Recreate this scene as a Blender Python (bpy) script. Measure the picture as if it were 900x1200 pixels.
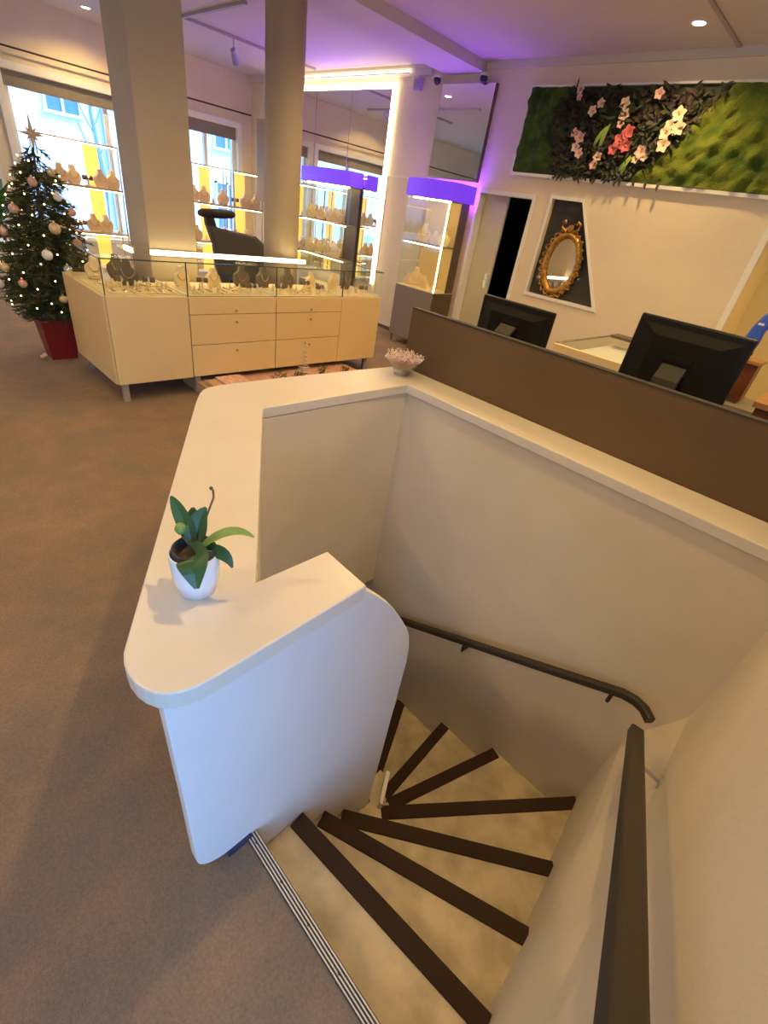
import bpy, bmesh, math, random
from mathutils import Vector, Matrix, noise
from mathutils.geometry import tessellate_polygon
random.seed(7)
S = bpy.context.scene
COL = S.collection
for o in list(bpy.data.objects): bpy.data.objects.remove(o)

# ------------------------------------------------------------ camera
cd = bpy.data.cameras.new('camera'); cam = bpy.data.objects.new('camera', cd); COL.objects.link(cam)
cd.sensor_fit = 'VERTICAL'; cd.sensor_height = 36.0; cd.lens = 543.2/1200*36; cd.clip_start = .02; cd.clip_end = 200
pitch, roll, yaw = .57193, .174939, .701121
def cam_axes():
    fw = Vector((0, math.cos(pitch), -math.sin(pitch))); rt = Vector((1,0,0)); up = Vector((0, math.sin(pitch), math.cos(pitch)))
    r2 = rt*math.cos(roll)+up*math.sin(roll); u2 = up*math.cos(roll)-rt*math.sin(roll)
    Z = Matrix.Rotation(yaw, 3, 'Z')
    return Z@r2, Z@u2, Z@fw
R_, U_, F_ = cam_axes()
m = Matrix((R_, U_, -F_)).transposed().to_4x4(); m.translation = (0,0,1.65)
cam.matrix_world = m
S.camera = cam

# ------------------------------------------------------------ world, exposure
W = bpy.data.worlds.new('world'); S.world = W; W.use_nodes = True
bg = W.node_tree.nodes['Background']; bg.inputs[0].default_value = (.27,.53,1,1); bg.inputs[1].default_value = 5.6
sl_ = bpy.data.lights.new('facade_sun','SUN'); sl_.energy = 3.2; sl_.angle = .6; sl_.color = (1,.95,.86)  # added sun that whitens the house front under an overcast sky
sun = bpy.data.objects.new('facade_sun', sl_); COL.objects.link(sun); sun.rotation_euler = Vector((-.62,-.55,-.72)).to_track_quat('-Z','Y').to_euler()
S.view_settings.view_transform = 'Standard'; S.view_settings.look = 'None'; S.view_settings.gamma = 1
S.view_settings.use_curve_mapping = False; S.view_settings.exposure = 0.0
WARM = (1, .67, .26); WARM2 = (1, .78, .52)
SPOT_W = 125

# ------------------------------------------------------------ materials
MATS = {}
def mat(name, col, rough=.6, metal=0, emit=None, es=0, var=0, vscale=6, bump=0, bscale=60, col2=None, spec=None, detail=4):
    M = bpy.data.materials.new(name); M.use_nodes = True; nt = M.node_tree; b = nt.nodes['Principled BSDF']
    b.inputs['Base Color'].default_value = (*col,1); b.inputs['Roughness'].default_value = rough; b.inputs['Metallic'].default_value = metal
    if spec is not None: b.inputs['Specular IOR Level'].default_value = spec
    if emit: b.inputs['Emission Color'].default_value = (*emit,1); b.inputs['Emission Strength'].default_value = es
    if var or col2 or bump:
        tc = nt.nodes.new('ShaderNodeTexCoord')
    if var or col2:
        n = nt.nodes.new('ShaderNodeTexNoise'); n.inputs['Scale'].default_value = vscale; n.inputs['Detail'].default_value = detail
        nt.links.new(tc.outputs['Object'], n.inputs['Vector'])
        cr = nt.nodes.new('ShaderNodeValToRGB'); nt.links.new(n.outputs['Fac'], cr.inputs['Fac'])
        c2 = col2 or tuple(max(0, c*(1-var)) for c in col)
        cr.color_ramp.elements[0].position = .35; cr.color_ramp.elements[1].position = .65
        cr.color_ramp.elements[0].color = (*c2,1); cr.color_ramp.elements[1].color = (*col,1)
        nt.links.new(cr.outputs['Color'], b.inputs['Base Color'])
    if bump:
        n2 = nt.nodes.new('ShaderNodeTexNoise'); n2.inputs['Scale'].default_value = bscale; n2.inputs['Detail'].default_value = 3
        nt.links.new(tc.outputs['Object'], n2.inputs['Vector'])
        bp = nt.nodes.new('ShaderNodeBump'); bp.inputs['Strength'].default_value = bump; bp.inputs['Distance'].default_value = .01
        nt.links.new(n2.outputs['Fac'], bp.inputs['Height']); nt.links.new(bp.outputs['Normal'], b.inputs['Normal'])
    MATS[name] = M; return M
def glass(name, tint=(1,1,1), refl=.08):
    M = bpy.data.materials.new(name); M.use_nodes = True; nt = M.node_tree; nt.nodes.clear()
    o = nt.nodes.new('ShaderNodeOutputMaterial'); mx = nt.nodes.new('ShaderNodeMixShader'); t = nt.nodes.new('ShaderNodeBsdfTransparent'); g = nt.nodes.new('ShaderNodeBsdfGlossy')
    t.inputs['Color'].default_value = (*tint,1); g.inputs['Roughness'].default_value = .02; mx.inputs[0].default_value = refl
    nt.links.new(t.outputs[0], mx.inputs[1]); nt.links.new(g.outputs[0], mx.inputs[2]); nt.links.new(mx.outputs[0], o.inputs[0])
    MATS[name] = M; return M
def carpet():
    M = mat('carpet', (.2,.13,.09), .95, bump=.5, bscale=350); nt = M.node_tree; b = nt.nodes['Principled BSDF']
    tc = nt.nodes.new('ShaderNodeTexCoord')
    a = nt.nodes.new('ShaderNodeTexNoise'); a.inputs['Scale'].default_value = 3.2; a.inputs['Detail'].default_value = 6; a.inputs['Roughness'].default_value=.7
    f = nt.nodes.new('ShaderNodeTexNoise'); f.inputs['Scale'].default_value = 120; f.inputs['Detail'].default_value = 2
    for n in (a,f): nt.links.new(tc.outputs['Object'], n.inputs['Vector'])
    cr = nt.nodes.new('ShaderNodeValToRGB'); e = cr.color_ramp.elements
    e[0].position=.3; e[0].color=(.120,.098,.076,1); e[1].position=.7; e[1].color=(.195,.128,.082,1)
    k = cr.color_ramp.elements.new(.5); k.color=(.150,.108,.074,1)
    nt.links.new(a.outputs['Fac'], cr.inputs['Fac'])
    mx = nt.nodes.new('ShaderNodeMixRGB'); mx.blend_type='MULTIPLY'; mx.inputs[0].default_value=.5
    nt.links.new(cr.outputs[0], mx.inputs[1]); nt.links.new(f.outputs['Fac'], mx.inputs[2]); 
    sc = nt.nodes.new('ShaderNodeMixRGB'); sc.blend_type='MULTIPLY'; sc.inputs[0].default_value=1; sc.inputs[2].default_value=(2.1,2.02,1.86,1)
    nt.links.new(mx.outputs[0], sc.inputs[1]); nt.links.new(sc.outputs[0], b.inputs['Base Color'])
    return M
carpet()
mat('wall', (.77,.665,.49), .75, var=.05, vscale=2.5, bump=.08, bscale=90)
mat('wellwall', (.75,.65,.475), .7, var=.07, vscale=3, bump=.1, bscale=60)
mat('ceiling', (.64,.58,.53), .85)
mat('ledge', (.76,.69,.58), .28, var=.04, vscale=5)
mat('panel', (.83,.82,.80), .55, var=.03, vscale=4)
mat('column', (.50,.41,.28), .7, var=.05, vscale=3)
mat('tread', (.60,.49,.30), .5, col2=(.40,.32,.185), vscale=9, bump=.06, bscale=40, detail=6)
mat('nosing', (.040,.021,.011), .75, spec=.2, bump=.2, bscale=200)
mat('rail', (.042,.033,.022), .5, spec=.3)
mat('tubeshade', (.012,.010,.008), .9)
mat('alu', (.5,.5,.5), .5, metal=.6)
mat('steel', (.55,.55,.55), .3, metal=1)
mat('brass', (.62,.45,.2), .35, metal=1)
mat('desk', (.15,.092,.046), .42, spec=.3, var=.12, vscale=2)
mat('desktop', (.60,.53,.42), .4)
mat('counter', (.78,.59,.30), .42, var=.03, vscale=3)
mat('counter_gap', (.20,.15,.08), .8)
mat('inner', (.80,.66,.40), .6)
mat('greyleg', (.42,.38,.33), .4, metal=.3)
mat('glass_edge', (.05,.09,.06), .2)
glass('glass', (.97,.99,.97), .03); glass('winglass', (.93,.97,1), .05); glass('bowlglass', (.9,.93,.9), .18)
M = mat('mirror', (.86,.86,.84), .01, metal=1)
mat('led', (1,.9,.7), .5, emit=(1,.79,.42), es=11)
mat('cabled', (1,.9,.7), .5, emit=(1,.74,.32), es=30)
mat('cove', (1,.9,.7), .5, emit=(1,.80,.44), es=4)
mat('ledsoft', (1,.9,.7), .5, emit=(1,.76,.36), es=16)
mat('purple', (.12,.04,.5), .4, emit=(.17,.04,.85), es=.85)
mat('purpleled', (.3,.1,.9), .4, emit=(.24,.04,1.0), es=140)
mat('spotglow', (1,.9,.8), .5, emit=(1,.84,.6), es=30)
mat('cabgrey', (.24,.20,.16), .5); mat('cabdark', (.11,.085,.055), .5)
mat('cabback', (.72,.50,.2), .6)
mat('cream', (.88,.70,.40), .6); mat('velvet', (.17,.13,.09), .9); mat('gold', (.85,.58,.2), .3, metal=1); mat('silver', (.8,.8,.78), .25, metal=1)
mat('offwhite', (.82,.80,.76), .6)
mat('black', (.009,.009,.009), .42, spec=.3); mat('blacksoft', (.008,.008,.007), .6, spec=.2); mat('unlitblack', (.012,.010,.009), .9)
mat('monstand', (.05,.045,.036), .55, spec=.3)
mat('doorleaf', (.58,.54,.37), .45)
mat('darkglass', (.035,.038,.042), .06, spec=.6)
mat('giltwood', (.62,.36,.09), .35, metal=.75, col2=(.3,.14,.03), vscale=30)
mat('mossgreen', (.055,.115,.008), .95, col2=(.018,.045,.006), vscale=9, bump=1, bscale=70)
mat('mosslime', (.155,.18,.012), .95, col2=(.05,.105,.008), vscale=6, bump=1, bscale=70)
mat('darkleaf', (.03,.045,.02), .6, col2=(.035,.016,.014), vscale=8)
mat('petalwhite', (.72,.55,.42), .6); mat('petalpink', (.6,.13,.14), .6); mat('petalblush', (.75,.45,.42), .6); mat('petalgreen', (.3,.45,.08), .6); mat('pollen', (.6,.3,.05), .6)
mat('leaf', (.055,.13,.03), .32, col2=(.035,.085,.02), vscale=12); mat('leaflight', (.22,.33,.06), .4); mat('soil', (.06,.05,.045), .9)
mat('stem', (.12,.08,.05), .6)
mat('pot', (.82,.84,.86), .3)
mat('fir', (.10,.105,.03), .7, col2=(.04,.05,.014), vscale=14)
mat('bark', (.1,.06,.035), .9)
mat('redpot', (.20,.008,.008), .45); mat('ribbon', (.72,.52,.28), .4)
mat('bulb', (1,.85,.5), .4, emit=(1,.72,.3), es=7)
mat('baublepink', (.7,.42,.32), .2, metal=.3); mat('baublegold', (.75,.62,.35), .2, metal=.5); mat('baublewhite', (.8,.75,.65), .25); mat('baublesilver', (.6,.66,.72), .15, metal=.8)
mat('star', (.8,.58,.34), .35, metal=.3)
mat('houseplant', (.08,.28,.05), .5, col2=(.04,.15,.03), vscale=10)
mat('chair', (.13,.12,.085), .6); mat('chairtop', (.035,.03,.027), .6)
mat('yellowglow', (.95,.68,.16), .5, emit=(1,.66,.14), es=.7)  # banner yellow with a self-glow in place of light on the sheets
mat('shelf', (.55,.36,.2), .5); mat('shelflight', (1,.9,.6), .5, emit=(1,.74,.34), es=16)
mat('winframe', (.78,.78,.76), .45); mat('blind', (.22,.20,.165), .8)
mat('facade', (.72,.74,.76), .9); mat('facwin', (.10,.22,.38), .2); mat('facframe', (.85,.87,.9), .6); mat('street', (.4,.4,.4), .9); mat('pipe', (.2,.32,.45), .6)
mat('pinkpaper', (.62,.38,.30), .8, col2=(.5,.26,.2), vscale=5); mat('pinkprint', (.78,.56,.48), .8, col2=(.6,.3,.26), vscale=22); mat('kraft', (.52,.36,.2), .8)
mat('sprig', (.05,.09,.035), .8); mat('frost', (.62,.52,.45), .7)
mat('stickpink', (.78,.52,.40), .5); mat('stickwhite', (.9,.82,.72), .5)
mat('mahogany', (.17,.045,.012), .35, col2=(.11,.03,.01), vscale=9); mat('mahoganytop', (.42,.2,.06), .35)
mat('bluebag', (.03,.10,.55), .35); mat('nichewall', (.80,.66,.32), .7)
mat('track', (.42,.36,.34), .5); mat('siren', (.42,.33,.55), .5); mat('camerablack', (.02,.015,.03), .25)
mat('navy', (.03,.035,.09), .6); mat('board', (.40,.30,.20), .7)
mat('exitgreen', (.1,.7,.55), .5, emit=(.1,.9,.7), es=1.5)

# ------------------------------------------------------------ helpers
def wloc(o):
    v = Vector((0,0,0))
    while o is not None: v += o.location; o = o.parent
    return v
def tag(o, label=None, cat=None, group=None, kind=None):
    if label: o['label'] = label
    if cat: o['category'] = cat
    if group: o['group'] = group
    if kind: o['kind'] = kind
    return o
def thing(name, label, cat, loc=(0,0,0), group=None, kind=None):
    o = bpy.data.objects.new(name, None); COL.objects.link(o); o.location = loc; o.empty_display_size = .05
    return tag(o, label, cat, group, kind)
def mk(name, verts, faces, mt, parent=None, smooth=False, bevel=0, subs=0, mats=None, fmat=None):
    """one mesh object; verts in world coordinates (or the parent's frame when the parent sits at the origin)"""
    me = bpy.data.meshes.new(name)
    vs = [Vector(v) for v in verts]
    if parent is not None: org = wloc(parent)
    else:
        lo = [min(v[i] for v in vs) for i in range(3)]; hi = [max(v[i] for v in vs) for i in range(3)]
        org = Vector(((lo[0]+hi[0])/2, (lo[1]+hi[1])/2, lo[2]))
    me.from_pydata([v-org for v in vs], [], faces); me.update()
    bm = bmesh.new(); bm.from_mesh(me); bmesh.ops.recalc_face_normals(bm, faces=bm.faces)
    if bevel:
        ed = [e for e in bm.edges if len(e.link_faces)==2 and e.calc_face_angle(0) > .5]
        bmesh.ops.bevel(bm, geom=ed, offset=bevel, segments=2, affect='EDGES', profile=.5)
    bm.to_mesh(me); bm.free()
    me.materials.append(MATS[mt])
    if mats:
        for k in mats: me.materials.append(MATS[k])
    if fmat:
        for p, k in zip(me.polygons, fmat): p.material_index = k
    if smooth:
        for p in me.polygons: p.use_smooth = True
    o = bpy.data.objects.new(name, me); COL.objects.link(o)
    if parent is not None: o.parent = parent
    else: o.location = org
    if subs:
        md = o.modifiers.new('sub', 'SUBSURF'); md.levels = subs; md.render_levels = subs
    return o
BF = [(0,1,3,2),(4,6,7,5),(0,4,5,1),(2,3,7,6),(0,2,6,4),(1,5,7,3)]
def bx(x0,x1,y0,y1,z0,z1): return [(x,y,z) for x in (x0,x1) for y in (y0,y1) for z in (z0,z1)], BF
def box(name, x0,x1,y0,y1,z0,z1, mt, parent=None, bevel=0, **k):
    v,f = bx(x0,x1,y0,y1,z0,z1); return mk(name, v, f, mt, parent, bevel=bevel, **k)
def join(*parts):
    V=[];F=[]
    for v,f in parts:
        n=len(V); V+=list(v); F+=[tuple(i+n for i in q) for q in f]
    return V,F
def prism(poly, z0, z1, axis='z', a=None):
    """poly of 2d points -> solid. axis z: (x,y) extruded in z; axis x: (y,z) extruded in x; axis y: (x,z) extruded in y"""
    def P(p,h): return (p[0],p[1],h) if axis=='z' else ((h,p[0],p[1]) if axis=='x' else (p[0],h,p[1]))
    n=len(poly); V=[P(p,z0) for p in poly]+[P(p,z1) for p in poly]
    tri = tessellate_polygon([[Vector((p[0],p[1],0)) for p in poly]])
    F=[tuple(t) for t in tri]+[tuple(i+n for i in t) for t in tri]+[(i,(i+1)%n,(i+1)%n+n,i+n) for i in range(n)]
    return V,F
def holed(loops, h0, h1, axis='z'):
    def P(p,h): return (p[0],p[1],h) if axis=='z' else ((h,p[0],p[1]) if axis=='x' else (p[0],h,p[1]))
    flat=[p for l in loops for p in l]; n=len(flat)
    tri=tessellate_polygon([[Vector((p[0],p[1],0)) for p in l] for l in loops])
    V=[P(p,h0) for p in flat]+[P(p,h1) for p in flat]; F=[tuple(t) for t in tri]+[tuple(i+n for i in t) for t in tri]
    s=0
    for l in loops:
        k=len(l); F+=[(s+i,s+(i+1)%k,s+(i+1)%k+n,s+i+n) for i in range(k)]; s+=k
    return V,F
def lathe(prof, c=(0,0,0), n=24, cap=True):
    V=[];F=[]
    for r,z in prof:
        for i in range(n):
            a=2*math.pi*i/n; V.append((c[0]+r*math.cos(a), c[1]+r*math.sin(a), c[2]+z))
    for j in range(len(prof)-1):
        for i in range(n): F.append((j*n+i, j*n+(i+1)%n, (j+1)*n+(i+1)%n, (j+1)*n+i))
    if cap: F.append(tuple(range(n-1,-1,-1))); F.append(tuple((len(prof)-1)*n+i for i in range(n)))
    return V,F
def sweep(pts, prof, up=(0,0,1), caps=True):
    pts=[Vector(p) for p in pts]; V=[];F=[];k=len(prof); up=Vector(up)
    for i,p in enumerate(pts):
        d=(pts[min(i+1,len(pts)-1)]-pts[max(i-1,0)]).normalized()
        s=d.cross(up)
        if s.length<1e-4: s=d.cross(Vector((1,0,0)))
        s.normalize(); u=s.cross(d).normalized()
        pr = prof[i] if isinstance(prof[0][0],(tuple,list)) else prof
        k=len(pr)
        for a,b in pr: V.append(tuple(p+s*a+u*b))
    for i in range(len(pts)-1):
        for j in range(k): F.append((i*k+j,i*k+(j+1)%k,(i+1)*k+(j+1)%k,(i+1)*k+j))
    if caps: F.append(tuple(range(k))); F.append(tuple((len(pts)-1)*k+j for j in range(k)))
    return V,F
def circ(r,n=10): return [(r*math.cos(2*math.pi*i/n), r*math.sin(2*math.pi*i/n)) for i in range(n)]
def rrect(w,h,r=.006):
    out=[]
    for cx,cy,a0 in ((w/2-r,h/2-r,0),(-w/2+r,h/2-r,90),(-w/2+r,-h/2+r,180),(w/2-r,-h/2+r,270)):
        for k in range(3): a=math.radians(a0+45*k); out.append((cx+r*math.cos(a),cy+r*math.sin(a)))
    return out
def tube(pts,r,n=8): return sweep(pts,circ(r,n))
def ball(c,r,n=10,m_=7,sz=1,sx=1,sy=1):
    pr=[(max(1e-4,math.sin(math.pi*j/m_)), -math.cos(math.pi*j/m_)) for j in range(m_+1)]
    V,F=lathe(pr,(0,0,0),n,False)
    return [(c[0]+v[0]*r*sx,c[1]+v[1]*r*sy,c[2]+v[2]*r*sz) for v in V],F
def blade(base, tip, mid_off, w, thick=.002, segs=7, face=(0,0,1)):
    """a leaf: curved, tapered, with a folded midrib"""
    b=Vector(base); t=Vector(tip); mo=Vector(mid_off); V=[];F=[]; fc=Vector(face)
    for i in range(segs+1):
        s=i/segs; p=b*(1-s)+t*s+mo*(4*s*(1-s)); d=(t-b+mo*(4-8*s)).normalized()
        sd=d.cross(fc); 
        if sd.length<1e-3: sd=d.cross(Vector((1,0,0)))
        sd.normalize(); n_=sd.cross(d).normalized(); ww=w*math.sin(math.pi*min(.97,(.12+.86*s)))**.8
        V += [tuple(p-sd*ww), tuple(p-n_*ww*.25), tuple(p+sd*ww), tuple(p-n_*(ww*.25+thick))]
    for i in range(segs):
        for j in range(4): F.append((i*4+j,i*4+(j+1)%4,(i+1)*4+(j+1)%4,(i+1)*4+j))
    F.append((0,1,2,3)); F.append(tuple(segs*4+j for j in range(4)))
    return V,F
def dup(root, loc, rz=0, label=None, group=None, scale=1):
    r=root.copy(); COL.objects.link(r); r.location=loc; r.rotation_euler=(0,0,rz); r.scale=(scale,)*3
    if label: r['label']=label
    if group: r['group']=group
    for ch in list(root.children):
        c=ch.copy(); COL.objects.link(c); c.parent=r
        for g in ch.children:
            d=g.copy(); COL.objects.link(d); d.parent=c
    return r
def struct(o): o['kind']='structure'; return o
PI=math.pi

# ============================================================ SETTING
YB=5.885; XW=-9.75; CZ=3.25; YN=-3.2; XE=2.0
WELL=[(.27,.345),(.27,1.84),(-1.57,1.84),(-1.57,.90),(-.72,.35),(-.60,.345)]
v,f=holed([[(XW-.25,YN-.2),(XE+.2,YN-.2),(XE+.2,6.75),(XW-.25,6.75)], WELL], -.34, 0); struct(mk('floor', v, f, 'carpet'))
struct(box('ceiling', XW-.25, XE+.2, YN-.2, 6.75, CZ, CZ+.15, 'ceiling'))
# back wall with door opening, slanted display opening and the side passage
AT=[(-3.278,2.034),(-2.906,2.034),(-2.384,1.048),(-3.273,1.048)]
v,f=holed([[(XW-.2,0),(-4.30,0),(-4.30,2.01),(-3.53,2.01),(-3.53,0),(-1.045,0),(-1.045,2.2),(XE+.2,2.2),(XE+.2,CZ),(XW-.2,CZ)], AT], YB, YB+.12, 'y')
struct(mk('wall_back', v, f, 'wall'))
struct(box('wall_passage', -1.2, XE+.2, 6.6, 6.75, 0, 2.4, 'nichewall')); struct(box('wall_passage_side', -1.16,-1.05, YB+.125, 6.595, 0, 2.4, 'nichewall'))
struct(box('ceiling_passage', -1.2, XE+.2, YB+.125, 6.6, 2.41, 2.5, 'ceiling'))
# window wall with three openings
WIN=[(-1.4,1.75),(2.1,4.28),(4.52,5.575)]
def rect(a,b,c,d): return [(a,c),(b,c),(b,d),(a,d)]
v,f=holed([rect(YN-.2,YB,0,CZ)]+[rect(a,b,.55,2.47) for a,b in WIN], XW-.2, XW, 'x'); struct(mk('wall_left', v, f, 'wall'))
# wall behind the camera (solid) and the street-front wall to the right with a shop window
struct(box('wall_front', XW-.2, XE, YN-.2, YN, 0, CZ, 'wall'))
v,f=holed([rect(YN-.2,6.75,0,CZ), rect(-2.9,.75,.12,3.0)], XE, XE+.2, 'x'); struct(mk('wall_right', v, f, 'wall'))
# wall beside the stair: its foot curves inward along the treads
path=[(-.0,.215),(.35,.20),(.617,.181),(.948,.170),(1.296,.142),(1.55,.115),(1.749,.093)]
def px(y):
    for (a,xa),(b,xb) in zip(path,path[1:]):
        if y<=b: return xa+(xb-xa)*(y-a)/(b-a)
    return path[-1][1]
V=[];F=[]; ys=[.30+ (1.751-.30)*i/14 for i in range(15)]; zs=[-2.2,-.9,-.3,-.2,-.12,-.05,.02,.1,.2,.35,.8,1.6,CZ]
for y in ys:
    for z in zs:
        t=min(1,max(0,(.28-z)/.45)); t=t*t*(3-2*t); V.append((.232+(px(y)-.232)*t, y, z))
n=len(zs)
for i in range(len(ys)-1):
    for j in range(n-1): F.append((i*n+j,(i+1)*n+j,(i+1)*n+j+1,i*n+j+1))
v2,f2=bx(.36,.40,.30,1.751,-2.2,CZ)
b0=len(V); V+=v2
F+=[tuple(b0+i for i in (4,6,7,5))]
# close ends and top
F.append(tuple(range(n))+(b0+5,b0+4)); last=(len(ys)-1)*n; F.append(tuple(last+j for j in range(n))+(b0+7,b0+6))
F.append(tuple(i*n+n-1 for i in range(len(ys)))+(b0+7,b0+5))
struct(mk('wall_stair', V, F, 'wellwall', smooth=False))
# parapet walls round the stairwell
v,f=prism([(.40,1.751),(.40,1.93),(-3.2,1.93),(-3.2,1.751)], -2.2, -.345, 'z')
v2,f2=prism([(.40,1.751),(.40,1.93),(-1.66,1.93),(-1.47,1.751)], -.345, .905, 'z')
struct(mk('wall_stairwell_back', *join((v,f),(v2,f2)), 'wellwall'))
v,f=prism([(-1.47,.92),(-1.47,1.751),(-1.66,1.93),(-1.69,1.93),(-1.69,.89),(-.66,.23),(-.62,.30),(-.62,.42),(-.655,.402)], -.34, .905); struct(mk('wall_stairwell_left', v, f, 'wellwall'))
struct(box('wall_stair_lower', -3.2,-.66, .86,.98, -2.2,-.345, 'wellwall')); struct(box('wall_stair_end', -3.3,-3.2,.86,1.93,-2.2,-.345,'wellwall'))
struct(box('floor_lower', -3.3,.4,.86,1.93,-2.3,-2.2,'tread'))
struct(box('wall_stair_under', -.66,.36,.2,.3,-2.2,-.35,'wellwall'))
# door, room behind it whose darkness is put into the wall colour
d=thing('door_1','pale olive door half open onto a dark room','door',(-4.36,6.03,0)); d['kind']='structure'
box('door_leaf',-4.78,-3.945,YB+.125,YB+.163,.01,2.035,'doorleaf',d,bevel=.004)
hd=mk('door_handle', *join(bx(-4.02,-4.0,YB+.085,YB+.125,1.03,1.05),bx(-4.02,-3.93,YB+.075,YB+.088,1.03,1.05)), 'steel', d)
box('handle_plate',-4.03,-3.99,YB+.119,YB+.125,.95,1.13,'steel',d)
v,f=join(bx(-4.34,-4.296,YB-.012,YB+.119,0,2.004),bx(-3.534,-3.49,YB-.012,YB+.119,0,2.004),bx(-4.34,-3.49,YB-.012,YB+.119,2.004,2.05)); struct(mk('trim_1', v, f, 'offwhite'))
v,f=join(bx(-4.9,-4.85,6.06,8.0,0,2.5),bx(-3.3,-3.25,6.06,8.0,0,2.5),bx(-4.9,-3.25,8.0,8.05,0,2.5),bx(-4.9,-3.25,6.06,8.05,2.5,2.55)); struct(mk('wall_dark_room', v, f, 'unlitblack'))
struct(box('floor_dark_room', -4.9,-3.25,6.76,8.05,-.02,0,'unlitblack'))
# frame of slanted opening, dark pane
def ring2(poly,w):
    cx=sum(p[0] for p in poly)/len(poly); cy=sum(p[1] for p in poly)/len(poly)
    return [(cx+(p[0]-cx)*(1+w),cy+(p[1]-cy)*(1+w*.7)) for p in poly]
w2=thing('window_1','dark glazed slanted opening in the white back wall','window',(-2.9,YB,1.05)); w2['kind']='structure'
v,f=holed([ring2(AT,.1),AT],YB-.015,YB-.001,'y'); mk('frame',v,f,'offwhite',w2)
v,f=prism(AT,YB+.06,YB+.07,'y'); mk('pane',v,f,'darkglass',w2)
# second passage edge trim, cornice, baseboards
struct(box('trim_2',-1.10,-1.045,YB-.018,YB-.001,0,2.2,'offwhite'))
struct(mk('trim_3', *join(bx(XW,-5.42,YB-.05,YB-.001,CZ-.10,CZ-.001),bx(XW,-5.42,YB-.075,YB-.05,CZ-.035,CZ-.001)), 'ceiling'))
struct(box('trim_4', -4.56,XE,YB-.02,YB-.001,CZ-.07,CZ-.001,'ceiling'))
struct(mk('baseboard_back', *join(bx(-6.0,-5.2,YB-.012,YB-.001,0,.05),bx(-3.48,-1.14,YB-.012,YB-.001,0,.06)), 'cabdark'))
# wall recess beside the mirror (flush door outline)
struct(mk('trim_5', *join(bx(-6.03,-6.01,YB-.01,YB-.001,0.06,2.06),bx(-6.03,-5.15,YB-.01,YB-.001,2.06,2.075)), 'offwhite'))
# ceiling beam and thin darker strip
struct(box('ceiling_beam', -5.20,-4.60,YN,YB-.0,3.15,CZ-.001,'ceiling'))
struct(box('trim_6', -1.96,-1.925,YN,YB-.02,CZ-.012,CZ-.001,'track'))

# windows
for i,(a,b) in enumerate(WIN):
    w=thing('window_%d'%(i+2), ['shop window at the far left beside the green plant','wide shop window behind the christmas tree','narrow shop window between the two columns'][i],'window',(XW-.1,(a+b)/2,.55)); w['kind']='structure'
    x0,x1=XW-.14,XW-.07
    v,f=join(bx(x0,x1,a,a+.06,.55,2.47),bx(x0,x1,b-.06,b,.55,2.47),bx(x0,x1,a,b,2.41,2.47),bx(x0,x1,a,b,.55,.62)); mk('frame',v,f,'winframe',w)
    ml=[a+1.05] if i<2 else [5.0]
    if i==1: ml=[3.38]
    for mm in ml: box('mullion',x0,x1,mm-.03,mm+.03,.62,2.41,'winframe',w)
    ed=[a+.06]+[q for mm in ml for q in (mm-.03,mm+.03)]+[b-.06]
    for k in range(0,len(ed),2): box('pane',XW-.11,XW-.1,ed[k],ed[k+1],.62,2.41,'winglass',w)
    box('sill',XW-.0,XW+.12,a-.05,b+.05,.5,.55,'winframe',w)
    bl=box('blind',XW-.06,XW-.03,a+.01,b-.01,2.31,2.465,'blind',w)
    box('blind_rail',XW-.065,XW-.025,a+.01,b-.01,2.295,2.31,'cabgrey',bl)
    struct(mk('trim_%d'%(7+i), *join(bx(XW+.001,XW+.03,a-.09,b+.09,2.475,2.56),bx(XW+.001,XW+.03,a-.09,a-.005,.56,2.475),bx(XW+.001,XW+.03,b+.005,b+.09,.56,2.475)), 'winframe'))
w=thing('window_5','shop front window in the right wall','window',(XE+.1,-1,.35)); w['kind']='structure'
mk('frame',*join(bx(XE+.05,XE+.12,-2.9,-2.83,.12,3.0),bx(XE+.05,XE+.12,.68,.75,.12,3.0),bx(XE+.05,XE+.12,-1.08,-1.02,.12,3.0),bx(XE+.05,XE+.12,-2.9,.75,2.93,3.0),bx(XE+.05,XE+.12,-2.9,.75,.12,.19)),'winframe',w)
box('pane',XE+.08,XE+.09,-2.83,-1.08,.19,2.93,'winglass',w); box('pane',XE+.08,XE+.09,-1.02,.68,.19,2.93,'winglass',w)
def portal(loc, rot, sx, sy):
    l=bpy.data.lights.new('daylight_portal','AREA'); l.shape='RECTANGLE'; l.size=sx; l.size_y=sy; l.cycles.is_portal=True
    o=bpy.data.objects.new('daylight_portal',l); COL.objects.link(o); o.location=loc; o.rotation_euler=rot
for a,b in WIN: portal((XW-.17,(a+b)/2,1.51),(0,-PI/2,0),1.92,b-a)
portal((XE+.17,-1.075,1.56),(0,PI/2,0),2.88,3.65)

# outside: street and a pale house front opposite
st=struct(box('street_ground',-40,XW-.3,-20,35,-.6,-.5,'street'))
hs=thing('house_front','pale rendered house with blue panes across the street','building',(-23,8,-.5))
mk('wall',*bx(-23,-22,-8,26,-.5,3.9),'facade',hs)
for k in range(-3,7):
    for zz in (2.72,-.1):
        y=5.72+2.9*k
        if zz<0 and k%3==0: continue
        h=1.1 if zz>0 else 1.7
        wn=mk('window',*join(bx(-21.99,-21.9,y,y+.07,zz,zz+h),bx(-21.99,-21.9,y+1.0,y+1.07,zz,zz+h),bx(-21.99,-21.9,y+.5,y+.57,zz,zz+h),bx(-21.99,-21.9,y,y+1.07,zz+h-.07,zz+h),bx(-21.99,-21.85,y-.05,y+1.12,zz-.07,zz+.02)),'facframe',hs)
        mk('pane',*join(bx(-21.99,-21.96,y+.07,y+.5,zz+.02,zz+h-.07),bx(-21.99,-21.96,y+.57,y+1.0,zz+.02,zz+h-.07)),'facwin',wn)
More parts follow.
